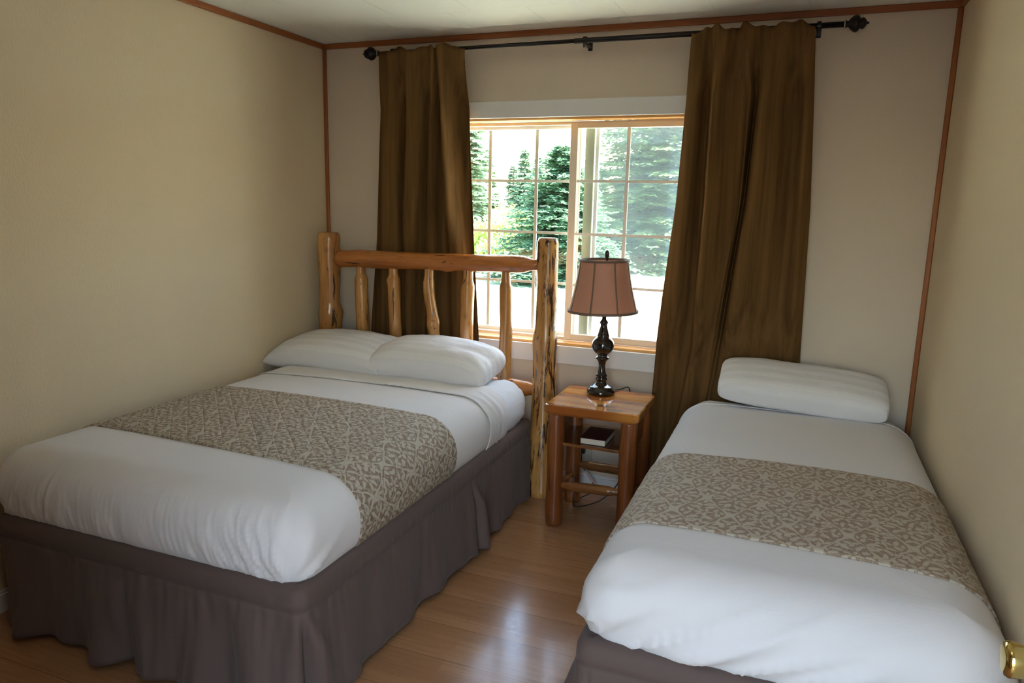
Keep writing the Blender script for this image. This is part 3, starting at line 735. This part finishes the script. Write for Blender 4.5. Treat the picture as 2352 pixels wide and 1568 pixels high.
# ---- pillows
def pillow(label, c, size, rot, seed, box_=.34, pinch=.07, wr=.007, sag=0.0, group=None, rnd=0.0, up=3.2):
    a, b, T = size[0] / 2, size[1] / 2, size[2]; n = 64; m = 44
    bm = bmesh.new(); uvl = bm.loops.layers.uv.new('UVMap'); G = {}; UV = {}
    for side in (1, -1):
        for i in range(n + 1):
            for j in range(m + 1):
                u = math.sin((2 * i / n - 1) * PI / 2); v = math.sin((2 * j / m - 1) * PI / 2)
                edge = (i in (0, n) or j in (0, m))
                if side == -1 and edge: G[(side, i, j)] = G[(1, i, j)]; continue
                x = a * u * (1 - pinch * (1 - v * v) * abs(u) ** 3); y = b * v * (1 - pinch * (1 - u * u) * abs(v) ** 3)
                q4 = 1 - rnd * (u * v) ** 4; x *= q4; y *= 1 - rnd * 1.6 * abs(u) ** 5
                prof = max(0, (1 - u ** 4) * (1 - v * v)) ** box_ if False else (max(0, 1 - abs(u) ** up) ** box_) * (max(0, 1 - abs(v) ** 2.4) ** box_)
                z = T * (.60 if side == 1 else .40) * prof
                if side == -1: z = min(z, T * .30)
                e = max(abs(u), abs(v))
                wv = wr * noise.noise(Vector((x * 9 + seed, y * 15, side * 3.0))) + wr * .9 * noise.noise(Vector((math.atan2(y, x) * 7 + seed, e * 2.5, side * 2.0))) * e ** 3
                z = side * z + wv * (0 if edge else 1) - sag * (u * u) * T
                vv = bm.verts.new((x, y, z)); G[(side, i, j)] = vv; UV[vv] = (x, y)
    for side in (1, -1):
        for i in range(n):
            for j in range(m):
                f = [G[(side, i, j)], G[(side, i + 1, j)], G[(side, i + 1, j + 1)], G[(side, i, j + 1)]]
                if side == -1: f = f[::-1]
                bm.faces.new(f)
    for f in bm.faces:
        for l in f.loops: l[uvl].uv = UV[l.vert]
    R = Matrix.Rotation(rot[2], 4, 'Z') @ Matrix.Rotation(rot[1], 4, 'Y') @ Matrix.Rotation(rot[0], 4, 'X')
    o = obj('pillow', bm, M_PILLOW); o.matrix_world = Matrix.Translation(c) @ R
    return tag(o, label, 'pillow', group)
pillow('white pillow beside the left wall, its corner tucked behind the other pillow', (.375, -.435, .728), (.74, .41, .175), (math.radians(8), math.radians(-1), math.radians(-2)), 3, sag=.12)
pillow('plump white pillow near the thick right post of the log headboard', (.965, -.442, .737), (.70, .41, .19), (math.radians(7), math.radians(1.0), math.radians(1)), 9, sag=.10, rnd=.09, wr=.010)
pillow('flat white striped pillow alone on the single bed', (2.728, -.222, .737), (.74, .295, .145), (math.radians(20), math.radians(3.0), math.radians(1.5)), 15, box_=.24, pinch=.02, wr=.003, rnd=.06, up=3.0)

# ------------------------------------------------------------------ nightstand
NX0, NX1, NY0, NY1, NZ = 1.600, 2.055, -.560, -.140, .616
ns = thing('nightstand', 'small square log nightstand with glossy orange top between the two beds', 'nightstand', (1.83, -.35, 0))
bm = bmesh.new()
r = .022
def rrect(x0, x1, y0, y1, r, z, n=5):
    P = []
    for (cx, cy, a0) in ((x1 - r, y1 - r, 0), (x0 + r, y1 - r, PI / 2), (x0 + r, y0 + r, PI), (x1 - r, y0 + r, 1.5 * PI)):
        for i in range(n + 1): a = a0 + PI / 2 * i / n; P.append((cx + r * math.cos(a), cy + r * math.sin(a), z))
    return P
rings = []
for (ins, z) in ((.010, NZ - .048), (.004, NZ - .040), (.002, NZ - .036), (0, NZ - .006), (.002, NZ - .002), (.006, NZ)):
    rings.append([bm.verts.new(p) for p in rrect(NX0 + ins, NX1 - ins, NY0 + ins, NY1 - ins, r, z)])
for a, b in zip(rings, rings[1:]):
    for i in range(len(a)): bm.faces.new((a[i], a[(i + 1) % len(a)], b[(i + 1) % len(a)], b[i]))
bm.faces.new(rings[0][::-1]); bm.faces.new(rings[-1])
place(obj('tabletop', bm, M_NSTOP, smooth=False), ns)
LR = .039; LXs = (NX0 + .012 + LR, NX1 - .012 - LR); LYs = (NY0 + .012 + LR, NY1 - .012 - LR)
for i, x in enumerate(LXs):
    for j, y in enumerate(LYs):
        bm = log((x, y, 0), (x, y, NZ - .047), [(0, LR * 1.0), (.06, LR * 1.06), (.5, LR), (.72, LR * 1.04), (1, LR)], seed=40 + i * 2 + j, rough=.06, knots=[(.74, PI + .6, .012, .003)])
        place(obj('leg', bm, M_NSLEG), ns)
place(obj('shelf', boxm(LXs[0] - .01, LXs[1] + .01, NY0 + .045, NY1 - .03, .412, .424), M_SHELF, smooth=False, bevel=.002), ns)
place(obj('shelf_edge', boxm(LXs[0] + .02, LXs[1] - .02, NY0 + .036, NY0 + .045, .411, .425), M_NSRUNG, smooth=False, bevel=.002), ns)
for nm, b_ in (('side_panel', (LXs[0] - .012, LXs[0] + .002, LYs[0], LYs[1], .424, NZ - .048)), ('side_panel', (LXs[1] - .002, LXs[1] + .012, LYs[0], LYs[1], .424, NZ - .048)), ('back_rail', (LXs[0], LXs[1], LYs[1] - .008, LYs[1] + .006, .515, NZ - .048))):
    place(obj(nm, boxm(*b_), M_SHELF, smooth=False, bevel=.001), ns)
def rung(a, b, m, seed, rr=.024):
    place(obj('rung', log(a, b, [(0, .014), (.06, .016), (.2, rr), (.8, rr), (.94, .016), (1, .014)], seed=seed, rough=.08), m), ns)
rung((LXs[0] + .03, LYs[0], .205), (LXs[1] - .03, LYs[0], .215), M_NSRUNG, 51)
rung((LXs[0] + .03, LYs[1], .205), (LXs[1] - .03, LYs[1], .205), M_NSRUNG, 52)
rung((LXs[0], LYs[0] + .03, .150), (LXs[0], LYs[1] - .03, .150), M_LOGY, 53)
rung((LXs[1], LYs[0] + .03, .150), (LXs[1], LYs[1] - .03, .150), M_LOGY, 54)

# book on the shelf
bk = thing('book', 'closed dark maroon book lying on the nightstand shelf', 'book', (1.83, -.40, .424))
bm = bmesh.new(); box(bm, -.062, .062, -.098, .098, 0, .003); box(bm, -.062, .062, -.098, .098, .029, .032)
box(bm, -.0645, -.061, -.098, .098, .0005, .0315)
c_ = obj('cover', bm, M_BOOKC, smooth=False, bevel=.0012); c_.parent = bk
p_ = obj('page_block', boxm(-.060, .058, -.0955, .0955, .003, .029), M_PAGES, smooth=False); p_.parent = bk
bk.rotation_euler = (0, 0, math.radians(0))

# outlet on the wall
ot = thing('wall_outlet', 'ivory outlet plate low on the wall behind the nightstand', 'outlet', (1.665, 0, .205))
o_ = obj('cover_plate', boxm(-.035, .035, -.006, 0, -.057, .057), M_PLATE, smooth=False, bevel=.002); o_.parent = ot
bm = bmesh.new(); lathe(bm, [(.017, 0), (.017, .002)], 24); bmesh.ops.rotate(bm, verts=bm.verts, matrix=Matrix.Rotation(PI / 2, 3, 'X')); bmesh.ops.translate(bm, verts=bm.verts, vec=(0, -.006, -.028))
s_ = obj('socket', bm, M_PLATE, smooth=False); s_.parent = ot

# ------------------------------------------------------------------ table lamp
LPX, LPY = 1.795, -.245
lamp = thing('table_lamp', 'table lamp with turned black base and copper bell shade on the nightstand', 'lamp', (LPX, LPY, NZ))
S = 1 / 2034
prof = [(0.0005, 0), (.068, 0), (.0715, .006), (.0725, .016), (.070, .024), (.064, .029), (.062, .031), (.060, .037), (.050, .042), (.040, .046), (.034, .052), (.0265, .060), (.0245, .066),
        (.0285, .072), (.0295, .080), (.0255, .086), (.0245, .088), (.030, .092), (.0310, .096), (.027, .101), (.0215, .108), (.020, .116), (.0165, .130), (.0165, .148), (.020, .165), (.028, .176), (.0345, .182), (.035, .186), (.029, .191), (.0225, .197),
        (.028, .203), (.043, .215), (.0535, .232), (.0570, .248), (.0540, .266), (.044, .282), (.033, .290), (.0300, .293), (.0315, .297), (.0300, .303), (.0285, .306), (.0245, .322), (.0185, .340), (.0165, .352), (.0215, .362), (.0225, .366), (.017, .372), (.0115, .379), (.0105, .40), (.0100, .44), (.0100, .46)]
bm = lathe(bmesh.new(), prof, 64); b_ = obj('lamp_base', bm, M_LAMP); b_.parent = lamp
bm = lathe(bmesh.new(), [(.0003, 0), (.0035, 0), (.0035, .635 - .46), (.0003, .635 - .46)], 12, (0, 0, .46)); h_ = obj('lamp_rod', bm, M_LAMP); h_.parent = lamp
SH0, SH1 = .418, .672
def shr(k): return .122 + (.172 - .122) * (1 - k) ** 1.35       # radius of the shade, k=0 bottom ... 1 top
NSEG = 96; bm = bmesh.new(); rings = []
for i in range(25):
    k = i / 24; z = SH0 + (SH1 - SH0) * k; ring = []
    for q in range(NSEG):
        a = 2 * PI * q / NSEG; m8 = abs(((a / (PI / 4)) + .5) % 1 - .5) * 2     # 1 midway between ribs
        rr = shr(k) * (1 - .018 * m8 ** 2); ring.append(bm.verts.new((rr * math.cos(a), rr * math.sin(a), z)))
    rings.append(ring)
for a, b in zip(rings, rings[1:]):
    for i in range(NSEG): bm.faces.new((a[i], a[(i + 1) % NSEG], b[(i + 1) % NSEG], b[i]))
shade = obj('lamp_shade', bm, M_SHADE, solid=.0015)
rz = Matrix.Rotation(math.radians(-6), 4, 'Z'); tilt = Matrix.Rotation(math.radians(-1.2), 4, 'Y')
shade.matrix_local = tilt @ rz; shade.parent = lamp
for zz in (SH0 + .003, SH1 - .003):
    k = (zz - SH0) / (SH1 - SH0); rr = shr(k)
    bm = lathe(bmesh.new(), [(rr - .004, zz - .006), (rr + .0025, zz - .006), (rr + .0035, zz), (rr + .0025, zz + .006), (rr - .004, zz + .006), (rr - .004, zz - .006)], 96, cap=False)
    t_ = obj('rim_braid', bm, M_BRAID); t_.parent = shade
for q in range(8):
    a = q * PI / 4; bm = bmesh.new(); P = []
    for i in range(15):
        k = i / 14; rr = shr(k) + .0008; P.append(((rr) * math.cos(a), rr * math.sin(a), SH0 + (SH1 - SH0) * k))
    rows = []
    for p in P:
        t = Vector((-math.sin(a), math.cos(a), 0)); c = Vector(p); nrm = Vector((math.cos(a), math.sin(a), 0))
        rows.append([bm.verts.new(c + t * .0045 - nrm * .001), bm.verts.new(c + t * .003 + nrm * .0015), bm.verts.new(c - t * .003 + nrm * .0015), bm.verts.new(c - t * .0045 - nrm * .001)])
    for r0, r1 in zip(rows, rows[1:]):
        for i in range(3): bm.faces.new((r0[i], r1[i], r1[i + 1], r0[i + 1]))
    t_ = obj('rib_braid', bm, M_BRAID); t_.parent = shade
bm = bmesh.new()
for q in range(4):
    a = q * PI / 2 + .3; tube(bm, [(0, 0, .645), (.118 * math.cos(a), .118 * math.sin(a), .655)], .0018, 6)
t_ = obj('shade_carrier', bm, M_LAMP); t_.parent = lamp
bm = lathe(bmesh.new(), [(.0005, .650), (.007, .651), (.007, .660), (.0045, .666), (.0055, .676), (.0095, .688), (.0120, .700), (.0115, .710), (.007, .718), (.0005, .720)], 32)
t_ = obj('finial', bm, M_LAMP); t_.parent = lamp
def wp(x, y, z): return Vector((x - LPX, y - LPY, z - NZ))
pts = [wp(1.84, -.180, .621), wp(1.87, -.128, .619), wp(1.90, -.060, .612), wp(1.900, -.050, .50), wp(1.862, -.05, .30), wp(1.872, -.05, .16), wp(1.860, -.06, .07), wp(1.80, -.16, .012), wp(1.72, -.27, .006), wp(1.685, -.27, .006), wp(1.675, -.20, .006), wp(1.74, -.08, .03), wp(1.70, -.045, .09), wp(1.655, -.030, .14), wp(1.650, -.034, .205)]
pts = catmull(pts, 8)
t_ = obj('power_cord', tube(bmesh.new(), pts, .0028, 8), M_CORD); t_.parent = lamp
pl = obj('plug', boxm(-.011, .011, -.030, 0, -.014, .014), M_CORD, smooth=False, bevel=.003); pl.location = wp(1.655, -.007, .222); pl.parent = t_
bm = bmesh.new(); vs = [bm.verts.new(wp(*p)) for p in ((1.672, -.050, .115), (1.684, -.048, .118), (1.745, -.055, .060), (1.728, -.058, .052))]; bm.faces.new(vs)
g_ = obj('cord_tag', bm, M_TAG, smooth=False, solid=.0006); g_.parent = t_

# ------------------------------------------------------------------ curtain rod and curtains
RZ, RYY = 2.341, -.10
rod = thing('curtain_rod', 'dark bronze curtain rod with carved finials above the window', 'curtain rod', (1.6, RYY, RZ))
def rx(x): return x - 1.6
bm = lathe(bmesh.new(), [(.0095, rx(.42)), (.0095, rx(1.56))], 20, axis='x'); t_ = obj('inner_tube', bm, M_BLACK); t_.parent = rod
bm = lathe(bmesh.new(), [(.0125, rx(1.545)), (.0130, rx(1.55)), (.0125, rx(1.56)), (.0125, rx(2.765))], 20, axis='x'); t_ = obj('outer_tube', bm, M_BLACK); t_.parent = rod
for sgn, x0 in ((-1, .425), (1, 2.763)):
    k = 1.0
    pr = [(.0005, 0), (.016, .001), (.016, .006), (.0125, .009), (.013, .014), (.024, .022), (.034, .036), (.036, .046), (.030, .056), (.021, .060), (.022, .064), (.025, .069), (.022, .076), (.012, .084), (.005, .087), (.005, .093), (.0005, .096)]
    pr = [(r, rx(x0) + sgn * h) for r, h in pr]
    bm = lathe(bmesh.new(), pr, 32, axis='x'); t_ = obj('finial', bm, M_BLACK); t_.parent = rod
    bm = lathe(bmesh.new(), [(.013, rx(x0) - sgn * .004), (.0165, rx(x0) - sgn * .003), (.0165, rx(x0) + sgn * .002), (.013, rx(x0) + sgn * .003)], 28, axis='x'); q_ = obj('metal_collar', bm, M_NICKEL); q_.parent = t_
for bx in (.520, 1.600, 2.660):
    bm = bmesh.new(); box(bm, rx(bx) - .009, rx(bx) + .009, -.006, .10, -.022, -.012); box(bm, rx(bx) - .011, rx(bx) + .011, .094, .10, -.03, .02)
    lathe(bm, [(.0135, rx(bx) - .009), (.019, rx(bx) - .009), (.019, rx(bx) + .009), (.0135, rx(bx) + .009), (.0135, rx(bx) - .009)], 24, axis='x', cap=False)
    box(bm, rx(bx) - .005, rx(bx) + .005, -.020, -.010, -.036, -.010)
    t_ = obj('bracket', bm, M_BLACK, smooth=False, bevel=.001); t_.parent = rod

def curtain(label, keys, depth, header, zbot, squeeze=None, seed=0):
    """keys: (z, [x...]) from top to bottom; depth: y of each control point"""
    zs = [k[0] for k in keys]; nz = 90; ztop = 2.362; bm = bmesh.new(); rows = []
    for i in range(nz + 1):
        z = ztop + (zbot - ztop) * (i / nz) ** 1.0
        if z >= zs[0]: X = keys[0][1]
        elif z <= zs[-1]: X = keys[-1][1]
        else:
            for (z0, a), (z1, b) in zip(keys, keys[1:]):
                if z <= z0 and z >= z1:
                    k = (z0 - z) / (z0 - z1); X = [p + (q - p) * k for p, q in zip(a, b)]; break
        g = min(1, max(0, (2.34 - z) / .35)); g = .45 + .55 * g
        C = []
        for q, x in enumerate(X):
            y = -.100 + (depth[q] + .100) * g
            yh = min(-.1150, -.128 + (depth[q] + .100) * .55)
            kk = max(0, min(1, (z - 2.05) / .22)); y = y + (yh - y) * kk
            if squeeze: y = squeeze(y, z)
            C.append((x, y))
        pts = catmull(C, 9); row = []
        for n_, (x, y) in enumerate(pts):
            u = n_ / (len(pts) - 1)
            dip = 0
            if z > 2.26: dip = header(u) * min(1, (z - 2.26) / .09)
            yy = y + .0025 * noise.noise(Vector((x * 22, z * 2.5, seed))) + (.006 * noise.noise(Vector((x * 45, z * 5, seed + 3))) - .003 if z > 2.28 else 0)
            if 2.268 < z < 2.29: yy += .004
            row.append(bm.verts.new((x, yy, z - dip)))
        rows.append(row)
    for a, b in zip(rows, rows[1:]):
        for i in range(len(a) - 1): bm.faces.new((a[i], b[i], b[i + 1], a[i + 1]))
    return bm
KL = [(2.310, [0.441, 0.499, 0.545, 0.593, 0.620, 0.678, 0.741, 0.778, 0.796, 0.817, 0.863, 0.906, 0.956]),
      (1.928, [0.417, 0.475, 0.531, 0.578, 0.621, 0.678, 0.726, 0.752, 0.800, 0.847, 0.883, 0.935, 0.963]),
      (1.317, [0.388, 0.460, 0.517, 0.560, 0.588, 0.644, 0.696, 0.740, 0.808, 0.888, 0.949, 0.973, 0.996]),
      (0.823, [0.344, 0.425, 0.498, 0.550, 0.591, 0.628, 0.670, 0.741, 0.824, 0.914, 0.989, 1.010, 1.031]),
      (0.05, [0.31, 0.39, 0.47, 0.53, 0.58, 0.62, 0.67, 0.75, 0.83, 0.93, 1.00, 1.03, 1.05])]
DL = [-.075, -.105, -.085, -.040, -.140, -.115, -.028, -.125, -.045, -.165, -.095, -.035, -.060]
def sqL(y, z):   # stay clear of the headboard in front and the casing behind
    lim = -.112; t = max(0, min(1, (1.5 - z) / .25))
    return max(y, y * (1 - t) + max(y, lim) * t) if y < lim else y
def hdL(u): return .012 + .012 * math.sin(u * 21) + .004 * math.sin(u * 53)
bm = curtain('', KL, DL, hdL, .03, sqL, 1)
tag(obj('curtain', bm, M_CURT, solid=.0025), 'brown suede curtain hanging behind the log headboard', 'curtain', 'brown window curtains')
KR = [(2.358, [2.116, 2.172, 2.203, 2.240, 2.284, 2.321, 2.349, 2.398, 2.449, 2.495, 2.548, 2.595, 2.645]),
      (2.063, [2.104, 2.153, 2.202, 2.232, 2.252, 2.349, 2.397, 2.420, 2.448, 2.510, 2.586, 2.630, 2.666]),
      (1.566, [2.085, 2.146, 2.205, 2.232, 2.268, 2.368, 2.387, 2.399, 2.430, 2.523, 2.602, 2.654, 2.695]),
      (0.874, [2.026, 2.117, 2.190, 2.213, 2.249, 2.297, 2.317, 2.334, 2.363, 2.480, 2.598, 2.666, 2.713]),
      (0.308, [2.006, 2.086, 2.119, 2.141, 2.174, 2.229, 2.250, 2.272, 2.314, 2.440, 2.563, 2.663, 2.741])]
DR = [-.085, -.115, -.045, -.165, -.160, -.085, -.120, -.050, -.155, -.125, -.070, -.115, -.080]
def sqR(y, z):
    t = max(0, min(1, (1.15 - z) / .45)); t = t * t * (3 - 2 * t)
    return y + ((-.045 + (y + .10) * .20) - y) * t
def hdR(u): return .010 + .013 * math.sin(u * 19 + 1.2) + .006 * math.sin(u * 47)
bm = curtain('', KR, DR, hdR, .03, sqR, 5)
tag(obj('curtain', bm, M_CURT, solid=.0025), 'brown suede curtain hanging at the head of the single bed', 'curtain', 'brown window curtains')

# ------------------------------------------------------------------ door knob at the lower right corner
KX, KY, KZ = 2.999, -2.579, .911
door = thing('door', 'open white room door with a polished brass knob', 'door', (3.09, -2.60, 0))
door['kind'] = 'structure'; door.name = 'door_1'
lf = obj('door_leaf', boxm(3.058, 3.093, -3.36, -2.52, .012, 2.03), M_WHITE, smooth=False, bevel=.002); place(lf, door)
bm = bmesh.new(); lathe(bm, [(.0005, 0), (.016, .0005), (.0235, .003), (.0262, .008), (.0262, .012), (.0245, .020), (.0215, .034), (.0185, .046), (.013, .050), (.012, .056), (.030, .059), (.030, .066), (.0005, .066)], 48, (KX - .008, KY, KZ), axis='x')
kn = obj('door_knob', bm, M_BRASS); place(kn, door)

# ------------------------------------------------------------------ outside
def m_ground(name, c1, c2, sc):
    m, nt, b = mat(name, c1, .9); n = tnoise(nt, coords(nt), sc, 5, .6); nt.links.new(ramp(nt, n.outputs[0], [(.35, c1), (.65, c2)]), b.inputs['Base Color']); return m
M_LAWN = m_ground('sunlit lawn', (.40, .41, .29), (.52, .53, .42), 1.2)
M_GRAVEL = m_ground('pale gravel', (.52, .50, .46), (.66, .64, .60), 3)
struct('lawn', boxm(-70, 40, .22, 120, -.62, -.5), M_LAWN, smooth=False)
struct('gravel_drive', boxm(-60, 1.0, 24, 44, -.5, -.47), M_GRAVEL, smooth=False)
def m_leaf(name, c1, c2):
    m, nt, b = mat(name, c1, .7)
    oi = nt.nodes.new('ShaderNodeTexCoord'); n = tnoise(nt, oi.outputs['Object'], 2.2, 4, .6)
    nt.links.new(ramp(nt, n.outputs[0], [(.35, c1), (.62, c2)]), b.inputs['Base Color'])
    tr = nt.nodes.new('ShaderNodeBsdfTranslucent'); tr.inputs[0].default_value = (*[x * 1.3 for x in c2], 1)
    mx = nt.nodes.new('ShaderNodeMixShader'); mx.inputs[0].default_value = .3
    o = nt.nodes['Material Output']; nt.links.new(b.outputs[0], mx.inputs[1]); nt.links.new(tr.outputs[0], mx.inputs[2]); nt.links.new(mx.outputs[0], o.inputs[0])
    return m
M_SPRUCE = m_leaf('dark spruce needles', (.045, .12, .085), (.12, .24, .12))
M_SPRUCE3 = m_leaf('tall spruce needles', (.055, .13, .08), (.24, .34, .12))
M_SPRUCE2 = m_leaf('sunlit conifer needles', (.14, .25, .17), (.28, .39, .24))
M_BUSH = m_leaf('yellow green shrub leaves', (.18, .30, .06), (.34, .46, .12))
M_BARK, *_ = mat('grey brown bark', (.12, .08, .05), .9)
def conifer_mesh(h, r, seed, nl, nb, leaf, base=.04, power=.85):
    rnd = random.Random(seed); bm_t = tube(bmesh.new(), [(0, 0, -.02), (0, 0, h * .5), (0, 0, h * .97)], [h * .022, h * .014, h * .003], 10)
    V, F = [], []
    for L in range(nl):
        t = (L + rnd.random() * .7) / nl; z0 = h * (base + (1 - base) * t); R = r * (1 - t) ** power * (.85 + .3 * rnd.random()) + .05
        for b in range(max(4, int(nb * (1 - t * .7)))):
            a = rnd.random() * 2 * PI; Rb = R * (.75 + .35 * rnd.random()); n = max(3, int(Rb / (leaf * .42)))
            for i in range(n):
                k = (i + .6) / n; rr = Rb * k; z = z0 - Rb * .28 * k + Rb * .12 * k * k + rnd.uniform(-.04, .04)
                wd = leaf * (1.25 - .6 * k)
                for sgn in (-1, 1, rnd.choice((-1, 1))):
                    aa = a + rnd.uniform(-.12, .12); ct, st_ = math.cos(aa), math.sin(aa)
                    c = Vector((rr * ct, rr * st_, z)); al = aa + sgn * rnd.uniform(.5, 1.1)
                    d = Vector((math.cos(al), math.sin(al), rnd.uniform(-.45, .12))) * wd
                    s = Vector((-math.sin(al), math.cos(al), rnd.uniform(-.5, .5))) * wd * .26
                    q = len(V); V += [c - s * .5, c + d * .5 - s, c + d, c + d * .5 + s]; F.append((q, q + 1, q + 2, q + 3))
    me = bpy.data.meshes.new('foliage'); me.from_pydata([tuple(v) for v in V], [], F)
    return bm_t, me
def conifer(label, loc, h, r, seed, m, nl, nb, leaf, group=None, base=.04, power=.85):
    t = thing('conifer_tree', label, 'tree', loc, group)
    bt, me = conifer_mesh(h, r, seed, nl, nb, leaf, base, power)
    k = obj('trunk', bt, M_BARK); k.parent = t
    me.materials.append(m); f = bpy.data.objects.new('foliage', me); COL.objects.link(f); f.parent = t
    return t
conifer('broad dark green spruce on the lawn, behind the middle of the window', (-3.55, 15.6, -.5), 3.75, 2.15, 3, M_SPRUCE, 44, 34, .17, power=.62)
conifer('tall dark spruce on the lawn, seen through the right window sash', (-2.07, 21.5, -.5), 9.8, 3.1, 8, M_SPRUCE3, 60, 30, .28, power=.8)
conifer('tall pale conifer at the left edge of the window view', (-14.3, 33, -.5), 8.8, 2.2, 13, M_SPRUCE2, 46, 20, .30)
g = 'distant pale conifers beyond the drive'
def copy_tree(src, loc, s, rz):
    r = src.copy(); COL.objects.link(r); r.location = loc; r.scale = (s, s, s * random.uniform(.9, 1.15)); r.rotation_euler = (0, 0, rz)
    for ch in list(src.children): c = ch.copy(); COL.objects.link(c); c.parent = r
    return r
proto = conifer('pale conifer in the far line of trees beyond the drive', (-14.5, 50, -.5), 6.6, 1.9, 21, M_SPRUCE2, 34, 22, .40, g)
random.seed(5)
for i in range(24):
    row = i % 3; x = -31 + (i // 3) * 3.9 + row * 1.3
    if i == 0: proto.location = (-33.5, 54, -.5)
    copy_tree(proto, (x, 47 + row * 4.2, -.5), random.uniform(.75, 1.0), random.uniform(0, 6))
def bush(label, loc, r, seed, n, m=M_BUSH):
    rnd = random.Random(seed); V, F = [], []
    for i in range(n):
        u = rnd.uniform(0, 2 * PI); c_ = rnd.uniform(-.2, 1); s_ = math.sqrt(max(0, 1 - c_ * c_)); k = rnd.uniform(.55, 1) * (1 + .25 * noise.noise(Vector((math.cos(u) * 2, math.sin(u) * 2, c_ * 2 + seed))))
        p = Vector((s_ * math.cos(u), s_ * math.sin(u), max(c_, -.1) * 1.0 + .12)) * r * k; p.z = max(p.z, 0.02)
        d = Vector((rnd.uniform(-1, 1), rnd.uniform(-1, 1), rnd.uniform(-.6, 1))).normalized() * .16; e = d.cross(Vector((rnd.random(), rnd.random(), rnd.random()))).normalized() * .07
        q = len(V); V += [p, p + d * .5 - e, p + d, p + d * .5 + e]; F.append((q, q + 1, q + 2, q + 3))
    me = bpy.data.meshes.new('shrub'); me.from_pydata([tuple(v) for v in V], [], F); me.materials.append(m)
    o = bpy.data.objects.new('shrub', me); COL.objects.link(o); o.location = loc
    return tag(o, label, 'shrub')
bush('yellow green shrub at the foot of the broad spruce, seen above the headboard rail', (-5.95, 17.3, -.5), .95, 3, 2600)
bush('yellow green shrub just left of the broad spruce, beside the drive', (-8.0, 21.5, -.5), 1.4, 5, 3000)
bush('small pale shrub beyond the drive at the left edge of the window view', (-16.5, 44.5, -.5), 1.9, 7, 2600)
